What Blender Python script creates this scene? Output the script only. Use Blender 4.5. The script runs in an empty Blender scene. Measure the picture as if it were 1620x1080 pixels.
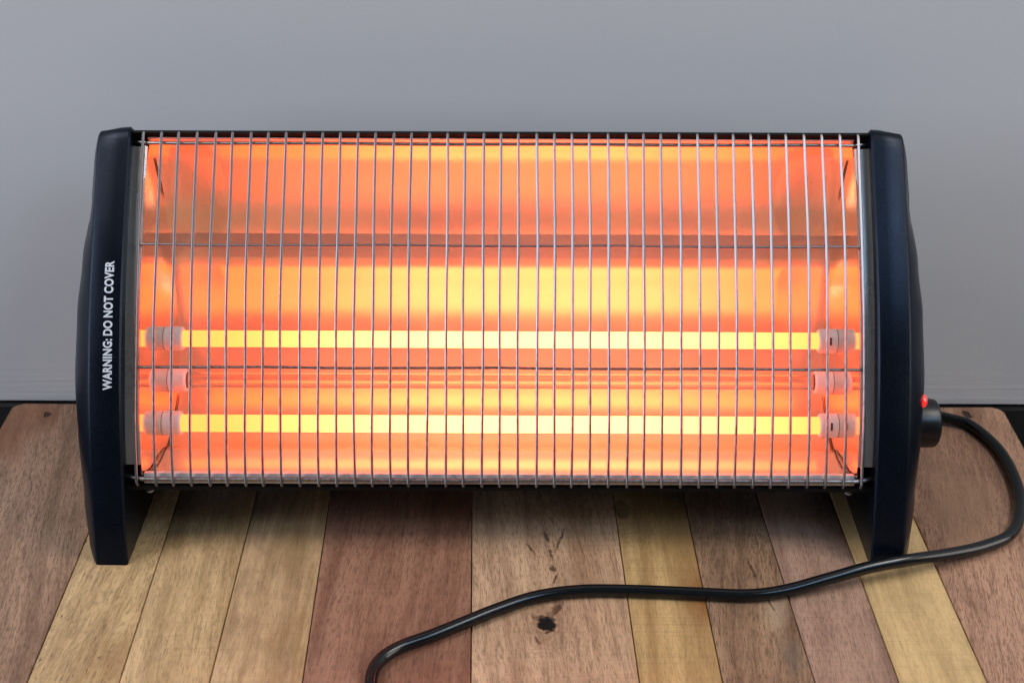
import bpy, bmesh, math, random
from mathutils import Vector, Matrix
R = math.radians
random.seed(7)
S = bpy.context.scene
COL = S.collection

# ---------------------------------------------------------------- camera
PITCH = 29.8
FPX = 2250.0                       # focal length in pixels of the 1620 px wide photograph
CAM = Vector((0.0, -0.624, 0.5))
cd = bpy.data.cameras.new('camera'); cam = bpy.data.objects.new('camera', cd); COL.objects.link(cam)
cam.location = CAM
cd.sensor_width = 36.0; cd.lens = FPX / 1620 * 36.0
cd.clip_start = 0.02; cd.clip_end = 60
ROLL = 0.22
cam.rotation_euler = (Matrix.Rotation(R(90 - PITCH), 3, 'X') @ Matrix.Rotation(R(ROLL), 3, 'Z')).to_euler()
cd.dof.use_dof = True; cd.dof.focus_distance = 0.79; cd.dof.aperture_fstop = 13
S.camera = cam

# ---------------------------------------------------------------- light
S.view_settings.view_transform = 'Standard'; S.view_settings.look = 'None'
S.view_settings.exposure = 0; S.view_settings.gamma = 1
W = bpy.data.worlds.new('World'); S.world = W; W.use_nodes = True
bg = W.node_tree.nodes['Background']
bg.inputs[0].default_value = (0.80, 0.88, 1.0, 1); bg.inputs[1].default_value = 0.06

def area(name, loc, target, size, power, color):
    l = bpy.data.lights.new(name, 'AREA'); l.shape = 'RECTANGLE'; l.size, l.size_y = size
    l.energy = power; l.color = color
    o = bpy.data.objects.new(name, l); COL.objects.link(o); o.location = loc
    o.rotation_euler = (Vector(target) - Vector(loc)).to_track_quat('-Z', 'Y').to_euler()
    return o
area('split_overhead_left', (-0.95, -0.02, 1.55), (-0.15, -0.05, 0.1), (0.9, 0.30), 14.5, (1.0, 0.97, 0.95))  # overhead light split into two lamps, set aside to stay out of the reflector
area('split_overhead_right', (1.05, -0.02, 1.55), (0.15, -0.05, 0.1), (0.9, 0.30), 12.5, (1.0, 0.94, 0.86))  # second lamp of the split overhead light
area('window_light', (0.95, -0.75, 1.35), (0.15, 0.05, 0.1), (0.5, 0.5), 5.5, (0.42, 0.68, 1.0))
area('left_window_light', (-1.9, -0.5, 0.85), (-0.4, 0.10, 0.3), (0.9, 1.4), 27.0, (0.74, 0.83, 1.0))
area('right_window_light', (2.0, -0.5, 0.9), (0.4, 0.10, 0.3), (0.9, 1.4), 17.0, (1.0, 0.95, 0.90))

# ---------------------------------------------------------------- helpers
def at(px, py, z):
    """point at height z under a pixel of the photograph (survey of the table top)"""
    u = (px - 810) / FPX; v = (py - 540) / FPX
    c, s = math.cos(R(ROLL)), math.sin(R(ROLL))
    u, v = u * c + v * s, -u * s + v * c
    P = R(PITCH)
    d = Vector((u, math.cos(P) - v * math.sin(P), -(math.sin(P) + v * math.cos(P))))
    t = (z - CAM.z) / d.z
    return CAM + d * t

def smooth(me, angle=35):
    for p in me.polygons: p.use_smooth = True
    try: me.set_sharp_from_angle(angle=R(angle))
    except Exception: pass

def obj(name, bm, mat, parent=None, sharp=35, loc=None):
    bmesh.ops.recalc_face_normals(bm, faces=bm.faces[:])
    me = bpy.data.meshes.new(name); bm.to_mesh(me); bm.free()
    if mat: me.materials.append(mat)
    smooth(me, sharp)
    o = bpy.data.objects.new(name, me); COL.objects.link(o)
    if loc: o.location = loc
    if parent: o.parent = parent
    return o

def tag(o, **k):
    for a, b in k.items(): o[a] = b
    return o

def add_box(bm, lo, hi):
    vs = [bm.verts.new((x, y, z)) for x in (lo[0], hi[0]) for y in (lo[1], hi[1]) for z in (lo[2], hi[2])]
    for f in ((0,1,3,2),(4,6,7,5),(0,4,5,1),(2,3,7,6),(0,2,6,4),(1,5,7,3)):
        bm.faces.new([vs[i] for i in f])
    return bm

def bevel_all(bm, w, seg=2):
    bmesh.ops.bevel(bm, geom=bm.edges[:], offset=w, segments=seg, profile=0.7, affect='EDGES')

def add_tube(bm, pts, r, n=10, cap=True):
    pts = [Vector(p) for p in pts]
    rings = []; N = None
    for i, p in enumerate(pts):
        a = pts[max(i-1, 0)]; b = pts[min(i+1, len(pts)-1)]
        T = (b - a).normalized()
        if N is None:
            N = T.orthogonal().normalized()
        N = (N - T * N.dot(T)).normalized(); B = T.cross(N)
        rr = r(i / (len(pts)-1)) if callable(r) else r
        rings.append([bm.verts.new(p + (N*math.cos(2*math.pi*k/n) + B*math.sin(2*math.pi*k/n))*rr) for k in range(n)])
    for a, b in zip(rings, rings[1:]):
        for k in range(n):
            bm.faces.new((a[k], a[(k+1) % n], b[(k+1) % n], b[k]))
    if cap:
        bm.faces.new(rings[0]); bm.faces.new(rings[-1])
    return bm

def add_lathe_x(bm, prof, c, n=40):
    """prof = [(x, r)...] turned about an axis along X through c"""
    rings = []
    for x, r in prof:
        rings.append([bm.verts.new((c[0]+x, c[1]+r*math.cos(2*math.pi*k/n), c[2]+r*math.sin(2*math.pi*k/n))) for k in range(n)])
    for a, b in zip(rings, rings[1:]):
        for k in range(n): bm.faces.new((a[k], a[(k+1) % n], b[(k+1) % n], b[k]))
    bm.faces.new(rings[0]); bm.faces.new(rings[-1])
    return bm

def catmull(pts, sub=8):
    pts = [Vector(p) for p in pts]
    P = [pts[0]*2 - pts[1]] + pts + [pts[-1]*2 - pts[-2]]
    out = []
    for i in range(1, len(P)-2):
        for k in range(sub):
            t = k/sub
            a, b, c, d = P[i-1], P[i], P[i+1], P[i+2]
            out.append(0.5*((2*b) + (c-a)*t + (2*a-5*b+4*c-d)*t*t + (3*b-a-3*c+d)*t**3))
    out.append(pts[-1]); return out

def resample(pts, n):
    pts = [Vector(p) for p in pts]
    L = [0]
    for a, b in zip(pts, pts[1:]): L.append(L[-1] + (b-a).length)
    out = []
    for k in range(n):
        s = L[-1]*k/(n-1); i = 0
        while i < len(L)-2 and L[i+1] < s: i += 1
        t = (s-L[i])/max(1e-9, L[i+1]-L[i]); out.append(pts[i].lerp(pts[i+1], t))
    return out

def sheet_x(bm, prof, x0, x1, th, nx=1):
    """bent sheet metal: 2D profile (y,z) swept along X, thickened by th on one side"""
    prof = [Vector(p) for p in prof]
    off = []
    for i, p in enumerate(prof):
        a = prof[max(i-1, 0)]; b = prof[min(i+1, len(prof)-1)]
        t = (b-a).normalized(); off.append(p + Vector((t.y, -t.x))*th)
    loop = prof + off[::-1]
    cols = []
    for k in range(nx+1):
        x = x0 + (x1-x0)*k/nx
        cols.append([bm.verts.new((x, q[0], q[1])) for q in loop])
    m = len(loop)
    for a, b in zip(cols, cols[1:]):
        for k in range(m): bm.faces.new((a[k], a[(k+1) % m], b[(k+1) % m], b[k]))
    n = len(prof)
    for c in (cols[0], cols[-1]):
        for k in range(n-1): bm.faces.new((c[k], c[k+1], c[m-2-k], c[m-1-k]))
    return bm

# ---------------------------------------------------------------- materials
class NT:
    def __init__(self, name):
        self.m = bpy.data.materials.new(name); self.m.use_nodes = True
        self.t = self.m.node_tree; self.n = self.t.nodes; self.l = self.t.links
        self.b = self.n['Principled BSDF']; self.out = self.n['Material Output']
    def node(self, t, **k):
        x = self.n.new(t)
        for a, b in k.items(): setattr(x, a, b)
        return x
    def link(self, a, b): self.l.new(a, b)
    def put(self, sock, v):
        if hasattr(v, 'links') or isinstance(v, bpy.types.NodeSocket): self.l.new(v, sock)
        else: sock.default_value = v
    def math(self, op, a, b=0.0, c=0.0, clamp=False):
        x = self.node('ShaderNodeMath', operation=op); x.use_clamp = clamp
        self.put(x.inputs[0], a); self.put(x.inputs[1], b); self.put(x.inputs[2], c)
        return x.outputs[0]
    def mix(self, f, a, b, mode='MIX'):
        x = self.node('ShaderNodeMix', data_type='RGBA', blend_type=mode)
        self.put(x.inputs[0], f)
        for s, v in ((x.inputs[6], a), (x.inputs[7], b)):
            if isinstance(v, bpy.types.NodeSocket): self.l.new(v, s)
            else: s.default_value = (*v[:3], 1)
        return x.outputs[2]
    def noise(self, vec, scale, detail=4, rough=0.6, dist=0.0):
        x = self.node('ShaderNodeTexNoise'); self.l.new(vec, x.inputs['Vector'])
        x.inputs['Scale'].default_value = scale; x.inputs['Detail'].default_value = detail
        x.inputs['Roughness'].default_value = rough; x.inputs['Distortion'].default_value = dist
        return x.outputs[0]
    def mapping(self, vec, scale=(1,1,1), loc=(0,0,0), rot=(0,0,0)):
        x = self.node('ShaderNodeMapping'); self.l.new(vec, x.inputs[0])
        x.inputs['Scale'].default_value = scale; x.inputs['Location'].default_value = loc
        x.inputs['Rotation'].default_value = rot
        return x.outputs[0]
    def ramp(self, f, stops):
        x = self.node('ShaderNodeMapRange'); self.l.new(f, x.inputs[0])
        x.inputs[1].default_value = stops[0]; x.inputs[2].default_value = stops[1]
        x.inputs[3].default_value = stops[2] if len(stops) > 2 else 0
        x.inputs[4].default_value = stops[3] if len(stops) > 3 else 1
        x.interpolation_type = 'SMOOTHSTEP'
        return x.outputs[0]
    def coord(self): return self.node('ShaderNodeTexCoord').outputs['Object']
    def bump(self, h, strength, dist=0.001, normal=None):
        x = self.node('ShaderNodeBump'); self.l.new(h, x.inputs['Height'])
        x.inputs['Strength'].default_value = strength; x.inputs['Distance'].default_value = dist
        if normal is not None: self.l.new(normal, x.inputs['Normal'])
        return x.outputs[0]
    def set(self, **k):
        for a, v in k.items():
            s = self.b.inputs[a.replace('_', ' ')]
            if isinstance(v, bpy.types.NodeSocket): self.l.new(v, s)
            elif isinstance(v, tuple): s.default_value = (*v[:3], 1)
            else: s.default_value = v

def plain(name, col, rough=0.5, metal=0.0, var=0.1, scale=40, bump=0.0, bscale=400, **k):
    t = NT(name); c = t.coord()
    n = t.noise(c, scale, 5)
    lo = tuple(x*(1-var) for x in col); hi = tuple(min(1, x*(1+var)) for x in col)
    t.set(Base_Color=t.mix(n, lo, hi), Roughness=t.ramp(t.noise(c, scale*1.7, 4), (0.3, 0.7, rough*0.85, rough*1.15)), Metallic=metal, **k)
    if bump: t.link(t.bump(t.noise(c, bscale, 3), bump, 0.0005), t.b.inputs['Normal'])
    return t.m

M = {}
def wall_mat():
    t = NT('wall_paint'); c = t.coord()
    big = t.noise(c, 1.3, 3); mid = t.noise(c, 9, 4)
    base = t.mix(big, (0.68, 0.67, 0.68), (0.73, 0.725, 0.73))
    base = t.mix(t.math('MULTIPLY', t.ramp(mid, (0.45, 0.75)), 0.25), base, (0.64, 0.64, 0.65))
    # brushed-on paint near the lower edge
    sep = t.node('ShaderNodeSeparateXYZ'); t.link(c, sep.inputs[0])
    low = t.ramp(sep.outputs[2], (0.035, 0.0))
    streak = t.noise(t.mapping(c, (6, 1, 260)), 1.0, 4, 0.7, 0.4)
    base = t.mix(t.math('MULTIPLY', low, t.ramp(streak, (0.42, 0.62, 0, 0.65))), base, (0.74, 0.72, 0.72))
    t.set(Base_Color=base, Roughness=0.62, Specular_IOR_Level=0.35)
    h = t.math('ADD', t.noise(c, 420, 3, 0.5), t.math('MULTIPLY', t.noise(c, 110, 3), 0.8))
    b1 = t.bump(h, 0.045, 0.001)
    t.link(t.bump(t.math('MULTIPLY', streak, low), 0.3, 0.0015, b1), t.b.inputs['Normal'])
    return t.m
M['wall'] = wall_mat()
M['skirting'] = plain('black_skirting', (0.010, 0.009, 0.009), 0.6, bump=0.1)
M['floor'] = plain('dark_floor', (0.012, 0.011, 0.011), 0.7)

def wood(name, c1, c2, seed, **k):
    c1 = (c1[0]*1.14, c1[1]*1.04, c1[2]*0.92); c2 = (c2[0]*1.36, c2[1]*1.24, c2[2]*1.08)
    return wood_(name, c1, c2, seed, **k)
def wood_(name, c1, c2, seed, grain=1.0, speck=0.0, streak=(0, 0, 0), streak_amt=0.0, knots=(), blot=None, cross=0.0, tilt=0.0, strokes=()):
    """planed board: long grain, pores, faint saw marks, knots given as (x, y, radius, darkness)"""
    t = NT(name); c0 = t.coord()
    c = t.mapping(c0, (1, 1, 1), (0, 0, 0), (0, 0, R(tilt)))
    c = t.mapping(c, (1, 1, 1), (seed*1.7, seed*3.1, seed))
    sep = t.node('ShaderNodeSeparateXYZ'); t.link(c0, sep.inputs[0])
    # knots bend the grain around them
    warp = None; hole = None; ring = None
    for (kx, ky, kr, dark) in knots:
        dx = t.math('SUBTRACT', sep.outputs[0], kx); dy = t.math('MULTIPLY', t.math('SUBTRACT', sep.outputs[1], ky), 0.62)
        wob = t.math('MULTIPLY', t.math('SUBTRACT', t.noise(c0, 0.75/kr, 4, 0.65), 0.5), kr*2.2)
        d = t.math('ADD', t.math('SQRT', t.math('ADD', t.math('MULTIPLY', dx, dx), t.math('MULTIPLY', dy, dy))), wob)
        g = t.math('MULTIPLY', t.ramp(d, (kr*6.5, kr*0.6)), 1.0)
        rg = t.math('MULTIPLY', t.math('SINE', t.math('MULTIPLY', d, 2*math.pi/(kr*0.55))), g)
        hl = t.math('MULTIPLY', t.ramp(d, (kr*1.0, kr*0.62)), dark)
        halo = t.math('MULTIPLY', t.ramp(d, (kr*4.0, kr*0.8)), 0.45*min(1, dark+0.3))
        ring = rg if ring is None else t.math('ADD', ring, rg)
        warp = g if warp is None else t.math('MAXIMUM', warp, g)
        hole = (hl, halo) if hole is None else (t.math('MAXIMUM', hole[0], hl), t.math('MAXIMUM', hole[1], halo))
    bend = t.noise(t.mapping(c, (14, 2.2, 1)), 1.0, 3)
    v = t.node('ShaderNodeVectorMath', operation='ADD')
    comb = t.node('ShaderNodeCombineXYZ'); t.link(t.math('MULTIPLY', t.math('SUBTRACT', bend, 0.5), 0.02), comb.inputs[0])
    t.link(c, v.inputs[0]); t.link(comb.outputs[0], v.inputs[1]); cw = v.outputs[0]
    g1 = t.noise(t.mapping(cw, (95, 5, 1)), 1.0, 6, 0.65, 0.3)
    g2 = t.noise(t.mapping(cw, (620, 42, 1)), 1.0, 5, 0.7)
    g3 = t.noise(t.mapping(cw, (1700, 190, 1)), 1.0, 3, 0.6)
    broad = t.noise(t.mapping(c, (16, 4, 1)), 1.0, 4, 0.6, 0.8)
    f = t.math('ADD', t.math('MULTIPLY', g1, 0.55), t.math('MULTIPLY', broad, 0.6))
    f = t.ramp(f, (0.44, 0.70))
    if ring is not None: f = t.math('ADD', f, t.math('MULTIPLY', ring, 0.26), clamp=True)
    col = t.mix(f, c1, c2)
    dk = tuple(x*0.42 for x in c1)
    col = t.mix(t.math('MULTIPLY', t.ramp(g2, (0.51, 0.66)), 0.55*grain), col, dk)
    col = t.mix(t.math('MULTIPLY', t.ramp(g3, (0.50, 0.62)), 0.60*grain), col, dk)
    lt = tuple(min(1, x*1.28) for x in c2)
    col = t.mix(t.math('MULTIPLY', t.ramp(g2, (0.46, 0.30)), 0.35*grain), col, lt)
    # faint cross-grain saw marks
    saw = t.noise(t.mapping(c, (10, 900, 1)), 1.0, 2)
    col = t.mix(t.math('MULTIPLY', t.ramp(saw, (0.5, 0.75)), 0.16 + cross), col, dk)
    if streak_amt:
        st = t.noise(t.mapping(c, (38, 6, 1), (3, 1, 0)), 1.0, 5, 0.6, 1.2)
        col = t.mix(t.math('MULTIPLY', t.ramp(st, (0.52, 0.70)), streak_amt), col, streak)
    if speck:
        vor = t.noise(t.mapping(c, (900, 240, 1)), 1.0, 2, 0.5)
        msk = t.noise(c, 38, 3)
        k = t.math('MULTIPLY', t.ramp(vor, (0.62, 0.70)), t.ramp(msk, (0.42, 0.62)))
        col = t.mix(t.math('MULTIPLY', k, speck), col, (0.03, 0.02, 0.012))
    if blot:
        for (bx, by, br, bc, ba) in blot:
            dx = t.math('MULTIPLY', t.math('SUBTRACT', sep.outputs[0], bx), 1.0); dy = t.math('MULTIPLY', t.math('SUBTRACT', sep.outputs[1], by), 0.45)
            d = t.math('SQRT', t.math('ADD', t.math('MULTIPLY', dx, dx), t.math('MULTIPLY', dy, dy)))
            d = t.math('ADD', d, t.math('MULTIPLY', t.math('SUBTRACT', t.noise(t.mapping(c, (60, 25, 1)), 1.0, 4), 0.5), br*1.6))
            col = t.mix(t.math('MULTIPLY', t.ramp(d, (br, br*0.2)), ba), col, bc)
    scn = t.noise(t.mapping(c, (240, 9, 1), rot=(0, 0, 0.35)), 1.0, 2, 0.4)
    col = t.mix(t.math('MULTIPLY', t.ramp(scn, (0.735, 0.78)), 0.35), col, lt)
    mott = t.noise(t.mapping(c, (30, 22, 1)), 1.0, 5, 0.65)
    col = t.mix(t.math('MULTIPLY', t.ramp(mott, (0.50, 0.72)), 0.32), col, tuple(x*0.62 for x in c1))
    for (sx, sy, sl, sw, sa) in strokes:
        ca, sn = math.cos(R(sa)), math.sin(R(sa))
        dx = t.math('SUBTRACT', sep.outputs[0], sx); dy = t.math('SUBTRACT', sep.outputs[1], sy)
        a = t.math('ADD', t.math('MULTIPLY', dx, ca/sw), t.math('MULTIPLY', dy, sn/sw))
        b = t.math('SUBTRACT', t.math('MULTIPLY', dy, ca/sl), t.math('MULTIPLY', dx, sn/sl))
        d = t.math('SQRT', t.math('ADD', t.math('MULTIPLY', a, a), t.math('MULTIPLY', b, b)))
        d = t.math('ADD', d, t.math('MULTIPLY', t.math('SUBTRACT', t.noise(t.mapping(c, (700, 300, 1)), 1.0, 3), 0.5), 2.2))
        col = t.mix(t.math('MULTIPLY', t.ramp(d, (1.1, 0.3)), 0.8), col, (0.045, 0.018, 0.010))
    if hole is not None:
        col = t.mix(hole[1], col, (0.16, 0.07, 0.035))
        col = t.mix(hole[0], col, (0.004, 0.003, 0.002))
    t.set(Base_Color=col, Roughness=t.ramp(g1, (0.3, 0.7, 0.42, 0.58)), Specular_IOR_Level=0.35)
    h = t.math('SUBTRACT', t.math('MULTIPLY', g2, -0.6), t.math('MULTIPLY', g3, 0.5))
    h = t.math('ADD', h, t.math('MULTIPLY', saw, 0.25))
    nrm = t.bump(h, 0.35, 0.0006)
    if hole is not None: nrm = t.bump(t.math('MULTIPLY', hole[0], -1.0), 1.0, 0.004, nrm)
    t.link(nrm, t.b.inputs['Normal'])
    return t.m

def panel_mat():
    t = NT('painted_panel'); c = t.coord()
    fl = t.noise(c, 2600, 2)
    col = t.mix(t.ramp(fl, (0.35, 0.7)), (0.0022, 0.0035, 0.0065), (0.010, 0.017, 0.034))
    sc = t.noise(t.mapping(c, (40, 500, 120), rot=(0.5, 0.2, 0.3)), 1.0, 3, 0.6)
    scr = t.ramp(sc, (0.735, 0.77))
    col = t.mix(t.math('MULTIPLY', scr, 0.35), col, (0.25, 0.27, 0.30))
    t.set(Base_Color=col, Metallic=0.6, Roughness=t.ramp(t.noise(c, 30, 4), (0.3, 0.7, 0.28, 0.36)), Specular_IOR_Level=0.3)
    t.link(t.bump(t.noise(c, 1500, 2), 0.10, 0.0003), t.b.inputs['Normal'])
    return t.m
M['panel'] = panel_mat()
M['housing'] = plain('black_enamel', (0.003, 0.0025, 0.0025), 0.6, bump=0.5, bscale=1400, Specular_IOR_Level=0.2)
M['print'] = plain('white_print', (0.62, 0.65, 0.70), 0.5, var=0.05)
M['knob'] = plain('black_plastic', (0.005, 0.005, 0.006), 0.36, bump=0.05)

def metal(name, col, rough, smudge=0.1, bump=0.0, aniso=None):
    t = NT(name); c = t.coord()
    n = t.noise(c, 55, 5, 0.6, 0.5)
    lo = tuple(x*(1-smudge) for x in col)
    t.set(Base_Color=t.mix(n, lo, col), Metallic=1.0, Roughness=t.ramp(t.noise(c, 18, 5), (0.3, 0.7, rough*0.8, rough*1.25)))
    if bump: t.link(t.bump(t.noise(c, 26, 2), bump, 0.002), t.b.inputs['Normal'])
    return t.m
def reflector_mat():
    t = NT('reflector_metal'); c = t.coord()
    n = t.noise(c, 420, 4, 0.6); n2 = t.noise(c, 30, 5, 0.6, 0.6)
    col = t.mix(n2, (0.80, 0.69, 0.50), (0.86, 0.75, 0.56))
    spot = t.ramp(t.noise(c, 330, 2), (0.74, 0.78))
    col = t.mix(t.math('MULTIPLY', spot, 0.5), col, (0.25, 0.10, 0.05))
    sep = t.node('ShaderNodeVectorMath', operation='DISTANCE'); t.link(c, sep.inputs[0]); sep.inputs[1].default_value = (-0.0205, 0.081, 0.0275)
    d = t.math('ADD', sep.outputs[1], t.math('MULTIPLY', t.math('SUBTRACT', t.noise(c, 900, 2), 0.5), 0.0016))
    col = t.mix(t.ramp(d, (0.0019, 0.0009)), col, (0.05, 0.006, 0.002))
    t.set(Base_Color=col, Metallic=0.62, Roughness=t.ramp(n2, (0.3, 0.7, 0.20, 0.25)))
    t.link(t.bump(n, 0.06, 0.0005), t.b.inputs['Normal'])
    return t.m
M['reflector'] = reflector_mat()
M['mirror'] = metal('polished_end_metal', (0.88, 0.80, 0.70), 0.06, 0.12, 0.06)
M['chrome'] = metal('polished_trim', (0.66, 0.65, 0.63), 0.30, 0.15, 0.15)
M['chrome'].node_tree.nodes['Principled BSDF'].inputs['Metallic'].default_value = 0.45
def wire_mat():
    t = NT('wire_metal'); c = t.coord()
    n = t.noise(t.mapping(c, (500, 500, 90)), 1.0, 3, 0.6)
    sep = t.node('ShaderNodeSeparateXYZ'); t.link(c, sep.inputs[0])
    low = t.ramp(sep.outputs[2], (0.155, 0.10))
    col = t.mix(t.math('MULTIPLY', t.ramp(n, (0.45, 0.65)), t.math('ADD', t.math('MULTIPLY', low, 0.6), 0.0)), (0.32, 0.31, 0.32), (0.16, 0.13, 0.12))
    t.set(Base_Color=col, Metallic=1.0, Roughness=0.42)
    return t.m
M['wire'] = wire_mat()
M['ceramic'] = plain('white_ceramic', (0.62, 0.60, 0.60), 0.45, var=0.06, scale=90, bump=0.05)
M['hole'] = plain('black_slot', (0.006, 0.005, 0.005), 0.8)

def cord_mat():
    t = NT('black_rubber'); c = t.coord()
    n = t.noise(c, 300, 3)
    t.set(Base_Color=(0.005, 0.006, 0.007), Roughness=t.ramp(n, (0.3, 0.7, 0.15, 0.21)), Specular_IOR_Level=0.42)
    t.link(t.bump(n, 0.06, 0.0004), t.b.inputs['Normal'])
    return t.m
M['cord'] = cord_mat()

XC = -0.0067          # heater centre line
def glow_mat():
    """hot quartz tube: brightest at its middle, cooler towards the two ends"""
    t = NT('glowing_quartz'); c = t.coord()
    sep = t.node('ShaderNodeSeparateXYZ'); t.link(c, sep.inputs[0])
    ax = t.math('ABSOLUTE', t.math('SUBTRACT', sep.outputs[0], XC + 0.02))
    hot = t.ramp(ax, (0.195, 0.03))
    streak = t.noise(t.mapping(c, (500, 0.1, 0.1)), 1.0, 2)
    hot = t.math('ADD', hot, t.math('MULTIPLY', t.math('SUBTRACT', streak, 0.5), 0.10), clamp=True)
    col = t.mix(hot, (9.0, 0.76, 0.15), (18.0, 1.95, 0.62))
    e = t.node('ShaderNodeEmission'); t.link(col, e.inputs[0]); e.inputs[1].default_value = 1.0
    t.link(e.outputs[0], t.out.inputs[0])
    return t.m
M['glow'] = glow_mat()
def glass_mat():
    t = NT('quartz_glass')
    t.set(Base_Color=(0.97, 0.95, 0.93), Roughness=0.08, Transmission_Weight=1.0, IOR=1.45)
    return t.m
M['glass'] = glass_mat()
def pilot_mat():
    t = NT('pilot_red')
    t.set(Base_Color=(0.6, 0.02, 0.02), Roughness=0.12, Emission_Color=(1.0, 0.03, 0.03), Emission_Strength=0.75, Coat_Weight=1.0)
    return t.m
M['pilot'] = pilot_mat()

# ---------------------------------------------------------------- room
WY = 0.172
bm = add_box(bmesh.new(), (-2.2, WY, -0.002), (2.2, WY+0.08, 2.2)); tag(obj('wall', bm, M['wall']), kind='structure')
bm = add_box(bmesh.new(), (-2.2, WY-0.004, -0.74), (2.2, WY+0.08, -0.0045)); tag(obj('skirting', bm, M['skirting']), kind='structure')
bm = add_box(bmesh.new(), (-2.2, -2.5, -0.80), (2.2, WY+0.08, -0.742)); tag(obj('floor', bm, M['floor']), kind='structure')

# ---------------------------------------------------------------- table
TY1, TY0 = 0.1645, -0.36
XL, XR = -0.326, 0.321
table = bpy.data.objects.new('wooden_table', None); COL.objects.link(table); table.location = (0, -0.1, -0.742)
tag(table, label='rustic table of mixed pale and brown wooden planks beneath the electric heater', category='table')
TOFF = Vector((0, 0.1, 0.742))
seam_px = [((137,850),(42,1080)), ((271,822),(188,1080)), ((407,778),(331,1080)), ((523,780),(478,1080)), ((747,780),(745,1080)),
           ((969.6,781),(1012,1080)), ((1080.7,779.5),(1144,1080)), ((1197,783),(1290,1080)), ((1312,780),(1423,1080)), ((1446,819),(1563,1080))]
seams = []
for a, b in seam_px:
    A, B = at(*a, 0), at(*b, 0)
    k = (B.x-A.x)/(B.y-A.y)
    seams.append((A.x + k*(TY1-A.y), A.x + k*(TY0-A.y)))       # x at the back edge, x at the front edge
seams = [(XL, XL)] + seams + [(XR, XR)]
knot = at(866, 985, 0); kn2 = at(868, 865, 0); kn3 = at(985, 805, 0); kn4 = at(1540, 690, 0); kn5 = at(1195, 940, 0)
b1 = at(20, 680, 0); b2 = at(1105, 930, 0); b3 = at(185, 1040, 0); b4 = at(450, 870, 0); b5 = at(1520, 800, 0); b6 = at(1125, 900, 0)
nail1 = at(1530, 655, 0); nail2 = at(76, 655, 0)
slit = at(1195, 900, 0)
PL = [
 dict(c1=(0.19,0.115,0.080), c2=(0.31,0.205,0.150), grain=1.0, tilt=-8, blot=[(b1.x,b1.y,0.03,(0.22,0.085,0.035),0.6)], knots=[(nail2.x,nail2.y,0.0024,0.8)]),
 dict(c1=(0.30,0.20,0.105), c2=(0.46,0.335,0.19), grain=0.8, speck=0.9, tilt=5, blot=[(b3.x,b3.y,0.02,(0.24,0.12,0.05),0.5)]),
 dict(c1=(0.32,0.215,0.115), c2=(0.46,0.33,0.19), grain=0.7, speck=0.25, tilt=-3),
 dict(c1=(0.29,0.185,0.105), c2=(0.47,0.33,0.20), grain=0.5, streak=(0.28,0.15,0.05), streak_amt=0.55, blot=[(b4.x+0.006,b4.y,0.014,(0.24,0.145,0.06),0.45)]),
 dict(c1=(0.165,0.075,0.050), c2=(0.255,0.135,0.095), grain=0.8, tilt=2),
 dict(c1=(0.30,0.185,0.120), c2=(0.44,0.30,0.205), grain=0.9, tilt=-4, knots=[(knot.x,knot.y,0.0050,1.0)], strokes=[(*at(*q[:2],0).xy, *q[2:]) for q in [(878,965,0.010,0.0026,-30),(856,978,0.007,0.0030,60),(884,962,0.008,0.0018,-25),(875,900,0.004,0.0022,5),(878,916,0.006,0.0009,-15),(872,876,0.008,0.0012,8),(865,850,0.006,0.0011,12),(883,860,0.007,0.0011,-15),(890,845,0.007,0.0010,-8),(840,868,0.006,0.0012,25),(850,1012,0.004,0.0010,20)]]),
 dict(c1=(0.31,0.195,0.085), c2=(0.45,0.315,0.155), grain=0.5, cross=0.1, knots=[(kn3.x,kn3.y,0.006,0.35)], blot=[(b6.x,b6.y-0.02,0.02,(0.22,0.075,0.02),0.75)]),
 dict(c1=(0.16,0.095,0.062), c2=(0.27,0.175,0.115), grain=1.1, speck=0.5, tilt=6, blot=[(kn5.x+0.008,kn5.y-0.012,0.010,(0.40,0.29,0.19),0.6),(kn5.x+0.012,kn5.y-0.05,0.011,(0.13,0.10,0.075),0.6)], strokes=[(slit.x-0.002,slit.y,0.009,0.0011,10),(slit.x+0.004,slit.y-0.03,0.010,0.0007,14)]),
 dict(c1=(0.20,0.120,0.090), c2=(0.29,0.190,0.150), grain=0.7, tilt=3, cross=0.05),
 dict(c1=(0.33,0.225,0.105), c2=(0.48,0.35,0.185), grain=0.35, speck=0.15, blot=[(0.29,-0.1,0.016,(0.24,0.19,0.12),0.5)]),
 dict(c1=(0.22,0.120,0.080), c2=(0.35,0.210,0.150), grain=1.0, tilt=9, blot=[(b5.x,b5.y,0.03,(0.34,0.19,0.11),0.6)], knots=[(nail1.x,nail1.y,0.0030,0.9)]),
]
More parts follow.
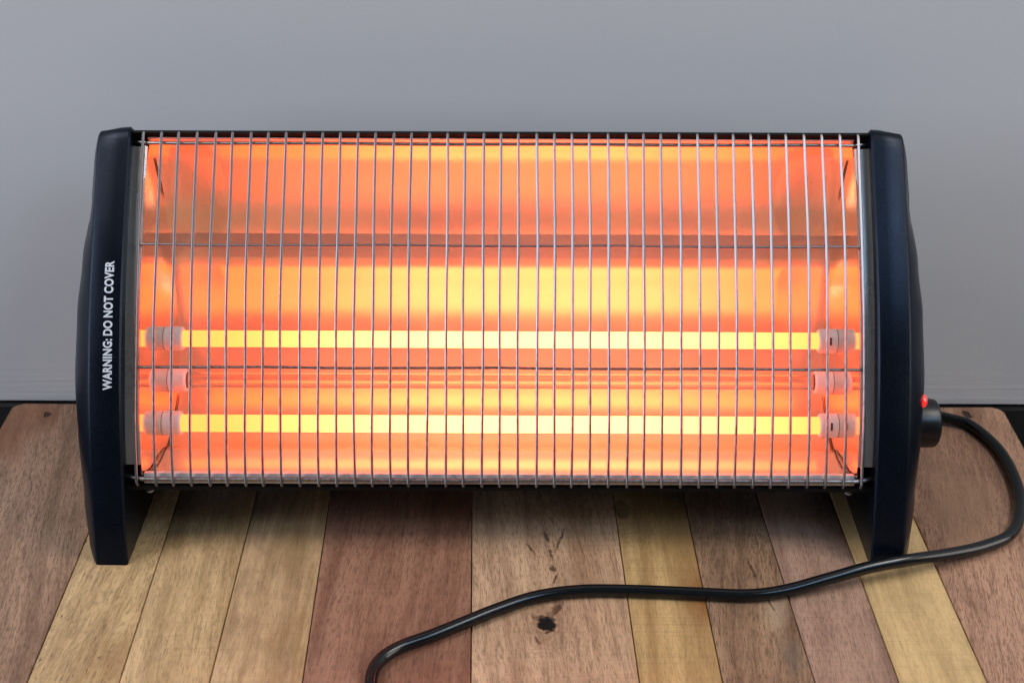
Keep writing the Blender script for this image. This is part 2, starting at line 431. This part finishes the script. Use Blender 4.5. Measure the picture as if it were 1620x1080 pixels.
for i in range(11):
    (a1, a0), (c1_, c0) = seams[i], seams[i+1]
    g = 0.0003
    gl = g if i else 0; gr = g if i < 10 else 0
    outl = [(a0+gl, TY0), (c0-gr, TY0)]
    rr = 0.006 if i == 10 else 0.006
    if i == 10:
        for k in range(7):
            t = math.pi/2*k/6; outl.append((c1_-rr+rr*math.cos(t), TY1-rr+rr*math.sin(t)))
    else: outl.append((c1_-gr, TY1))
    if i == 0:
        for k in range(7):
            t = math.pi/2 + math.pi/2*k/6; outl.append((a1+rr+rr*math.cos(t), TY1-rr*0.8+rr*0.8*math.sin(t)))
    else: outl.append((a1+gl, TY1))
    bm = bmesh.new()
    dz = 0
    vb = [bm.verts.new((x, y, -0.020)) for x, y in outl]; vt = [bm.verts.new((x, y, dz)) for x, y in outl]
    n = len(outl)
    bm.faces.new(vt); bm.faces.new(vb[::-1])
    for k in range(n): bm.faces.new((vb[k], vb[(k+1) % n], vt[(k+1) % n], vt[k]))
    top = [e for e in bm.edges if all(abs(v.co.z-dz) < 1e-6 for v in e.verts)]
    bmesh.ops.bevel(bm, geom=top, offset=0.0004 if 0 < i < 10 else 0.0011, segments=2, profile=0.5, affect='EDGES')
    o = obj('plank', bm, wood('wood_board', seed=i+1.3, **PL[i]), table)
    o.matrix_parent_inverse = Matrix.Translation(-table.location)
for x in (XL+0.04, XR-0.04):
    for y in (TY0+0.04, TY1-0.04):
        bm = add_box(bmesh.new(), (x-0.022, y-0.022, -0.741), (x+0.022, y+0.022, -0.0203)); bevel_all(bm, 0.002)
        o = obj('leg', bm, bpy.data.materials['wood_board'], table); o.matrix_parent_inverse = Matrix.Translation(-table.location)

# ---------------------------------------------------------------- heater
H = bpy.data.objects.new('electric_heater', None); COL.objects.link(H); H.location = (XC, 0.07, 0)
tag(H, label='black electric radiant heater with two glowing orange quartz tubes behind a wire grille', category='heater')
HINV = Matrix.Translation(-H.location)
def part(name, bm, mat, parent=None, label=None, sharp=35):
    o = obj(name, bm, mat, parent or H, sharp)
    if parent is None or parent is H: o.matrix_parent_inverse = HINV.copy()
    if label: o['label'] = label
    return o
XI = 0.2057           # inner face of the side panels, from the centre line
XE = 0.1976           # polished end plates

FRONT = [(-0.002,0.0),(0.004,0.022),(0.0115,0.044),(0.0225,0.072),(0.037,0.1005),(0.0545,0.1287),(0.0755,0.157),(0.0975,0.183),(0.1185,0.2075)]
GR = [(0.0150,0.0440),(0.0265,0.0720),(0.0423,0.1005),(0.0591,0.1287),(0.0800,0.1569),(0.1010,0.1820),(0.1206,0.2054)]
front = [Vector((p[0], p[1])) for p in FRONT]
front_s = catmull([(p[0], p[1], 0) for p in FRONT], 6)
front_s = [Vector((p.x, p.y)) for p in front_s]

# side panels
def inset(loop, d):
    n = len(loop); out = []
    for i, p in enumerate(loop):
        a, b = loop[i-1], loop[(i+1) % n]
        t = (b-a).normalized(); nn = Vector((-t.y, t.x))
        out.append(p + nn*d[i])
    return out
def bulge(z):
    pts = [(0,0.0075),(0.03,0.0100),(0.06,0.0122),(0.09,0.0132),(0.12,0.0122),(0.145,0.0100),(0.165,0.0072),(0.19,0.0050),(0.22,0.0040)]
    for (z0, v0), (z1, v1) in zip(pts, pts[1:]):
        if z <= z1:
            t = (z-z0)/(z1-z0); t = t*t*(3-2*t); return v0+(v1-v0)*t
    return pts[-1][1]
def panel(sgn):
    back = [(0.1185,0.2075),(0.1215,0.2088),(0.1262,0.2075),(0.132,0.200),(0.144,0.175),(0.151,0.15),(0.155,0.12),(0.156,0.09),(0.154,0.06),(0.150,0.03),(0.146,0.0)]
    fr = resample(front_s, 70)
    bk = resample([Vector((p.x, p.y)) for p in catmull([(a, b, 0) for a, b in back], 6)], 70)
    bt = resample([Vector((0.146, 0.0)), Vector((-0.002, 0.0))], 40)
    loop = fr + bk[1:] + bt[1:-1]
    area2 = sum(a.x*b.y-b.x*a.y for a, b in zip(loop, loop[1:]+loop[:1]))
    s = 1 if area2 > 0 else -1
    nf = len(fr); nb = nf + len(bk) - 1
    bm = bmesh.new()
    def layer(x, d_front, d_other, d_bot, bl):
        ds = []
        for i, p in enumerate(loop):
            ds.append(d_front if i < nf else (d_other if i < nb else d_bot))
        # blend the insets round the corners so that the surface stays smooth
        for it in range(3):
            ds = [(ds[i-1] + 2*ds[i] + ds[(i+1) % len(ds)])/4 for i in range(len(ds))]
        q = inset(loop, [s*v for v in ds])
        vs = []
        for p in q:
            z = max(p.y, 0.0002 if x > 0.001 else 0.0)
            vs.append(bm.verts.new((XC + sgn*(XI + x + bl*bulge(z)), p.x, z)))
        return vs
    Ls = [layer(0.0, 0.0010, 0.001, 0.0, 0),
          layer(0.0010, 0.0, 0, 0.0, 0),
          layer(0.0060, 0.0, 0.0004, 0.0, 0),
          layer(0.0168, 0.0, 0.0028, 0.0005, 0),
          layer(0.0176, 0.0004, 0.0036, 0.0010, 0.0)]
    def interp(pl, z):
        for a, b in zip(pl, pl[1:]):
            lo, hi = (a, b) if a.y <= b.y else (b, a)
            if lo.y <= z <= hi.y and hi.y > lo.y: return lo.x + (hi.x-lo.x)*(z-lo.y)/(hi.y-lo.y)
        return pl[-1].x
    base = [(v.co.y, v.co.z) for v in Ls[-1]]
    for k in (0.03, 0.08, 0.14, 0.21, 0.29, 0.38, 0.48, 0.6, 0.75, 0.9):
        vs = []
        for (y, z) in base:
            cz = min(max(z, 0.035), 0.160); cy = (interp(fr, cz) + interp(bk[::-1], cz))/2
            qy = y + (cy-y)*k; qz = z + (cz-z)*k
            dd = math.hypot(qy-y, qz-z)/0.026; dd = min(1.0, dd)
            f = dd*(2-dd)
            vs.append(bm.verts.new((XC + sgn*(XI + 0.0178 + f*bulge(qz)), qy, max(qz, 0.0002))))
        Ls.append(vs)
    n = len(loop)
    for a, b in zip(Ls, Ls[1:]):
        for k in range(n): bm.faces.new((a[k], a[(k+1) % n], b[(k+1) % n], b[k]))
    bm.faces.new(Ls[0]); bm.faces.new(Ls[-1])
    return part('side_panel', bm, M['panel'], label=('black side panel with white warning lettering' if sgn < 0 else 'dark side panel with control knob and red pilot light'), sharp=30)
pl_left = panel(-1); pl_right = panel(1)

# printed warning, wrapped along the panel's front
tc = bpy.data.curves.new('t', 'FONT'); tc.body = 'WARNING: DO NOT COVER'; tc.size = 1.0; tc.offset = 0.034; tc.resolution_u = 4
tc.space_word = 0.8; tc.space_character = 1.06
tc.bevel_depth = 0
to = bpy.data.objects.new('t', tc); COL.objects.link(to)
bpy.context.view_layer.update()
me = bpy.data.meshes.new_from_object(to.evaluated_get(bpy.context.evaluated_depsgraph_get()))
bpy.data.objects.remove(to)
xs = [v.co.x for v in me.vertices]; x0, x1 = min(xs), max(xs)
ys = [v.co.y for v in me.vertices]; y0, y1 = min(ys), max(ys)
arc = [0]
for a, b in zip(front_s, front_s[1:]): arc.append(arc[-1] + (b-a).length)
def on_front(s, off=0.0):
    i = 0
    while i < len(arc)-2 and arc[i+1] < s: i += 1
    a, b = front_s[i], front_s[i+1]; t = (s-arc[i])/(arc[i+1]-arc[i])
    p = a.lerp(b, t); n = Vector((-(b-a).y, (b-a).x)).normalized()
    return p + n*off
def s_of_z(z):
    for i in range(len(front_s)-1):
        if front_s[i+1].y >= z:
            return arc[i] + (arc[i+1]-arc[i])*(z-front_s[i].y)/(front_s[i+1].y-front_s[i].y)
sA, sB = s_of_z(0.0925), s_of_z(0.1515)
bm = bmesh.new(); bm.from_mesh(me)
for v in bm.verts:
    s = sA + (v.co.x-x0)/(x1-x0)*(sB-sA); h = (v.co.y-y0)/(y1-y0)
    p = on_front(s, 0.00015)
    v.co = (XC - XI - 0.0098 + h*0.0051, p.x, p.y)      # letters run upwards, their tops towards the outside -> mirrored below
for v in bm.verts:
    v.co.x = v.co.x
# reading direction goes up: glyph tops point left (outwards)
cx = XC - XI - 0.0098 + 0.00255
for v in bm.verts: v.co.x = 2*cx - v.co.x
o = part('warning_print', bm, M['print'], label='white letters reading WARNING: DO NOT COVER')
o.parent = pl_left; o.matrix_parent_inverse = Matrix()

# housing
HO = [(0.1245,0.2000),(0.1225,0.2045),(0.1215,0.2062),(0.1225,0.2072),(0.1262,0.2052),(0.134,0.192),(0.1440,0.168),(0.150,0.14),(0.1520,0.10),(0.149,0.06),
      (0.140,0.034),(0.120,0.021),(0.090,0.0165),(0.060,0.019),(0.035,0.028),(0.0190,0.0365),(0.0160,0.0385),(0.0163,0.0405),(0.0185,0.0412)]
bm = sheet_x(bmesh.new(), HO, XC-XI+0.0002, XC+XI-0.0002, 0.0010, 24)
part('housing', bm, M['housing'])
# dark rolled lip fixed under the top edge
bm = sheet_x(bmesh.new(), [(0.1228,0.2030),(0.1248,0.1985),(0.1290,0.1960)], XC-XI+0.0004, XC+XI-0.0004, -0.0008)
part('top_lip', bm, M['housing'])

# reflector
RP = [(0.1255,0.1985),(0.1324,0.1839),(0.1410,0.1560),(0.1437,0.1340)]
RC = [(0.1437,0.1340),(0.1418,0.1220),(0.1413,0.1151),(0.1412,0.0920),(0.1321,0.0584),(0.1119,0.0358),(0.0821,0.0252),(0.0676,0.0290),(0.0409,0.0346),(0.0216,0.0455)]
rc = [Vector((p.x, p.y)) for p in catmull([(a, b, 0) for a, b in RC], 14)]
ru = [Vector((p.x, p.y)) for p in catmull([(a, b, 0) for a, b in RP], 18)]
prof = ru[:-1] + rc
bm = sheet_x(bmesh.new(), prof, XC-XE, XC+XE, -0.0006, 220)
for v in bm.verts:
    a = max(0.0, (abs(v.co.x-XC)-0.150)/(XE-0.150))
    # oval dents added near each end to bend reflections into dark curves
    for cx_, cz_, rx_, rz_, dep in ((0.176, 0.166, 0.017, 0.036, 0.0016), (0.181, 0.096, 0.0145, 0.040, 0.0015)):
        q = ((abs(v.co.x-XC)-cx_)/rx_)**2 + ((v.co.z-cz_)/rz_)**2
        if q < 1: v.co.y += dep*(1-q)
    w = 0.0018*a*a*math.sin(max(0, min(1, (v.co.z-0.03)/0.16))*math.pi)**0.8
    v.co.y -= w*0.9; v.co.z += w*0.3
refl = part('reflector', bm, M['reflector'], sharp=14)
# bright folded lips at the lower and upper opening
LP = [(0.0222,0.0462),(0.0195,0.0467),(0.0183,0.0450),(0.0178,0.0420)]
bm = sheet_x(bmesh.new(), LP, XC-XE+0.002, XC+XE-0.002, 0.0005)
o = part('lower_lip', bm, M['chrome']); o.parent = refl; o.matrix_parent_inverse = Matrix()
bm = sheet_x(bmesh.new(), [(0.1248,0.1998),(0.1236,0.2008),(0.1229,0.2030)], XC-XE, XC+XE, -0.0004)
o = part('upper_lip', bm, M['chrome']); o.parent = refl; o.matrix_parent_inverse = Matrix()

# polished end plates and outer trim strips
opening = [Vector((a+0.004, b+0.001)) for a, b in GR[1:-1]]
def end_plate(sgn):
    loop = [Vector(p) for p in prof] + opening
    bm = bmesh.new()
    a = [bm.verts.new((XC+sgn*(XE-0.0001), p.x, p.y)) for p in loop]
    b = [bm.verts.new((XC+sgn*(XE+0.0006), p.x, p.y)) for p in loop]
    bm.faces.new(a); bm.faces.new(b[::-1]); n = len(loop)
    for k in range(n): bm.faces.new((a[k], a[(k+1) % n], b[(k+1) % n], b[k]))
    part('end_plate', bm, M['mirror'])
    # open joint along the reflector, widest near the lower corner
    bm = bmesh.new()
    jr = random.Random(5+sgn)
    low = [p for p in prof if p.x < 0.125 and p.y < 0.062][2:]
    add_tube(bm, [(XC+sgn*(XE-0.0006-(0.001*math.sin(math.pi*min(1, max(0, (0.075-p.x)/0.05))))*(1 if p.x < 0.075 else 0)), p.x+0.0003, p.y+0.0006+jr.uniform(-1, 1)*0.0002) for p in low], lambda f: 0.00022+0.0004*f*f*jr.uniform(0.4, 1.2), 6)
    hi = [p for p in prof if 0.13 < p.y < 0.188]
    part('open_joint', bm, M['hole'])
    bm = bmesh.new()
    add_tube(bm, [(XC+sgn*(XE-0.0005), p.x-0.0006, p.y) for p in hi], lambda f: 0.00028*math.sin(math.pi*(0.05+0.9*f))+0.0001, 6)
    part('open_joint', bm, M['hole'])
    # trim: bead + flat flange between end plate and panel
    bm = bmesh.new()
    sec = [(-0.0004,0.0028),(-0.0002,0.0040),(0.0008,0.0046),(0.0018,0.0042),(0.0024,0.0034),(0.0032,0.0032),(0.0055,0.0034),(0.0079,0.0037)]
    path = resample([Vector((p[0]+0.0030, p[1]-0.0008)) for p in catmull([(a, b, 0) for a, b in [(0.0185,0.0520)]+GR[1:-1]+[(0.1165,0.2000)]], 5)], 26)
    rows = []
    for i, p in enumerate(path):
        q0, q1 = path[max(i-1, 0)], path[min(i+1, len(path)-1)]
        t = (q1-q0).normalized(); nn = Vector((-t.y, t.x))
        w = 0.0005*math.sin(i*0.9+sgn)
        row = [bm.verts.new((XC+sgn*(XE+0.0002+u), p.x+nn.x*(h-0.0046), p.y+nn.y*(h-0.0046))) for u, h in sec]
        rows.append(row)
    for a, b in zip(rows, rows[1:]):
        for k in range(len(sec)-1): bm.faces.new((a[k], a[k+1], b[k+1], b[k]))
    bmesh.ops.solidify(bm, geom=bm.faces[:], thickness=0.0004)
    part('side_trim', bm, M['chrome'])
end_plate(-1); end_plate(1)

# heating tubes and their ceramic holders
TUBES = [(0.1040, 0.0842, 0.0049, True), (0.1005, 0.0578, 0.0046, False), (0.0765, 0.0428, 0.0051, True)]
for ty, tz, tr, lit in TUBES:
    bm = add_tube(bmesh.new(), [(XC-XE+0.001+k*(2*XE-0.002)/8, ty, tz) for k in range(9)], tr, 28)
    if not lit:
        add_tube(bm, [(XC-XE+0.002+k*(2*XE-0.004)/8, ty, tz) for k in range(9)], tr-0.0009, 28)
    tb = part('heating_tube', bm, M['glow'] if lit else M['glass'], label='glowing yellow quartz tube' if lit else 'unlit clear quartz tube between the two glowing ones')
    if not lit:
        for p in tb.data.polygons:
            pass
    for sgn in (-1, 1):
        L = 0.0108; r = 0.0072
        pr = [(0.0002,r*0.97),(0.0004,r),(L-0.0016,r),(L-0.0007,r*0.97),(L,r*0.88),(L,tr+0.0004),(L-0.002,tr+0.0002)]
        bm = add_lathe_x(bmesh.new(), [(-sgn*x, q) for x, q in pr], (XC+sgn*XE, ty, tz), 36)
        cp = part('tube_holder', bm, M['ceramic'])
        if lit or True:
            bm = bmesh.new()
            xx = XC+sgn*(XE-0.0045)
            nrm = Vector((0, -0.89, 0.45)).normalized(); up = Vector((0, 0.45, 0.89))
            c0 = Vector((xx, ty, tz)) + nrm*(r-0.00035)
            for dx in (-0.0004, 0.0004):
                pass
            vs = []
            for q in (-1, 1):
                for w in (-1, 1):
                    for h in (-1, 1):
                        vs.append(bm.verts.new(c0 + Vector((0.0005*w, 0, 0)) + up*(0.0022*h) + nrm*(0.00045*q)))
            bmesh.ops.convex_hull(bm, input=bm.verts[:])
            if sgn > 0 and lit:
                o = part('slot', bm, M['hole']); o.parent = cp; o.matrix_parent_inverse = Matrix()
            else: bm.free()

# wire grille
gr = [Vector((p.x, p.y)) for p in catmull([(a, b, 0) for a, b in GR], 6)]
WR = 0.00082
bm = bmesh.new()
def rod(bm, y, z, r, x1):
    pts = [(-x1, y+0.004, z-0.001), (-x1+0.004, y+0.0012, z), (-x1+0.010, y, z)]
    k = [-x1+0.010 + (2*x1-0.020)*i/20 for i in range(1, 20)]
    pts += [(x, y+0.00015*math.sin(x*60), z+0.0002*math.sin(x*41)) for x in k]
    pts += [(x1-0.010, y, z), (x1-0.004, y+0.0012, z), (x1, y+0.004, z-0.001)]
    add_tube(bm, [(XC+a, b, c) for a, b, c in pts], r, 10)
rod(bm, 0.1200, 0.2005, 0.0010, XI); rod(bm, 0.0170, 0.0450, 0.0013, XI)
grille = part('grille', bm, M['wire'])
for (y, z) in ((0.0797+0.0014, 0.1573-0.0008), (0.0431+0.0014, 0.1010-0.0008)):
    bm = bmesh.new()
    add_tube(bm, [(XC-0.199+0.398*i/24, y+0.0002*math.sin(i*1.7), z+0.00025*math.sin(i*0.8+z*50)) for i in range(25)], 0.0008, 10)
    o = part('cross_wire', bm, M['wire']); o.parent = grille; o.matrix_parent_inverse = Matrix()
NB = 41
rnd = random.Random(3)
for i in range(NB):
    x = -0.199 + 0.398*i/(NB-1) + rnd.uniform(-0.0004, 0.0004)
    bend = rnd.uniform(-0.0005, 0.0005); ph = rnd.uniform(0, 6)
    pts = [(gr[0].x+0.0035, gr[0].y-0.0035), (gr[0].x+0.0008, gr[0].y-0.0022)] + [tuple(p) for p in gr] + [(gr[-1].x+0.0014, gr[-1].y+0.0007), (gr[-1].x+0.0036, gr[-1].y-0.0012)]
    n = len(pts); P3 = []
    for k, p in enumerate(pts):
        f = k/(n-1)
        P3.append((XC + x + bend*math.sin(f*math.pi) + 0.00015*math.sin(f*11+ph), p[0], p[1]))
    bm = add_tube(bmesh.new(), P3, WR, 8)
    o = part('grille_bar', bm, M['wire']); o.parent = grille; o.matrix_parent_inverse = Matrix()

# knob and pilot light on the right panel
from mathutils.bvhtree import BVHTree
bt = BVHTree.FromPolygons([v.co.copy() for v in pl_right.data.vertices], [tuple(p.vertices) for p in pl_right.data.polygons])
def on_side(y, z):
    p, n, _, _ = bt.ray_cast(Vector((1, y, z)), Vector((-1, 0, 0))); return p, n
KX = on_side(0.0655, 0.0520)[0].x - 0.0008
kc = (KX, 0.0655, 0.0520)
bm = add_lathe_x(bmesh.new(), [(-0.006,0.0138),(0.0005,0.0142),(0.0135,0.0142),(0.0158,0.0137),(0.0170,0.0122),(0.0172,0.0100)], kc, 48)
kn = part('knob', bm, M['knob'], label='black round control knob')
kn.parent = pl_right; kn.matrix_parent_inverse = Matrix()
bm = bmesh.new()
bmesh.ops.create_uvsphere(bm, u_segments=24, v_segments=16, radius=1.0)
pp, pn = on_side(0.0430, 0.0810)
if pn.x < 0: pn = -pn
rot = pn.to_track_quat('Z', 'Y').to_matrix()
for v in bm.verts:
    v.co = rot @ Vector((v.co.x*0.0037, v.co.y*0.0037, v.co.z*0.0024)) + pp
pi_ = part('pilot_light', bm, M['pilot'], label='small red pilot light', sharp=80)
pi_.parent = pl_right; pi_.matrix_parent_inverse = Matrix()

# screws under the body
for sx in (-1, 1):
    bm = bmesh.new(); bmesh.ops.create_uvsphere(bm, u_segments=16, v_segments=10, radius=1.0)
    for v in bm.verts: v.co = Vector((v.co.x*0.0024, v.co.y*0.0024, v.co.z*0.0012)) + Vector((XC+sx*(XI-0.010), 0.026, 0.0312))
    part('screw', bm, M['chrome'], sharp=80)

# power cord
r = 0.0034
cp = [(1503,662,0.0045),(1541,676,r),(1584,716,r),(1610,770,r),(1613,812,r),(1598,845,r),(1555,864,0.004),(1500,876,0.006),(1440,885,0.0085),(1375,897,0.0085),
      (1310,915,0.0065),(1240,934,0.004),(1180,941,r),(1100,938,r),(1000,934,r),(920,934,r),(850,943,r),(790,962,r),(735,984,r),(685,1004,r),(635,1022,r),(602,1043,r),(588,1070,r),(591,1105,r),(615,1150,r),(680,1190,r)]
pts = [Vector((0.196, 0.1545, 0.016)), Vector((0.232, 0.1555, 0.009))] + [at(*p) for p in cp]
pts += [Vector((0.02,-0.19,r)), Vector((0.09,-0.26,r)), Vector((0.12,-0.33,r)), Vector((0.125,-0.362,0.002)), Vector((0.125,-0.372,-0.03)), Vector((0.125,-0.38,-0.3)), Vector((0.12,-0.40,-0.70)), Vector((0.12,-0.46,-0.738)), Vector((0.2,-0.8,-0.738))]
bm = add_tube(bmesh.new(), catmull(pts, 10), r, 20)
part('power_cord', bm, M['cord'], label='thick black rubber power cord curving over the planks')
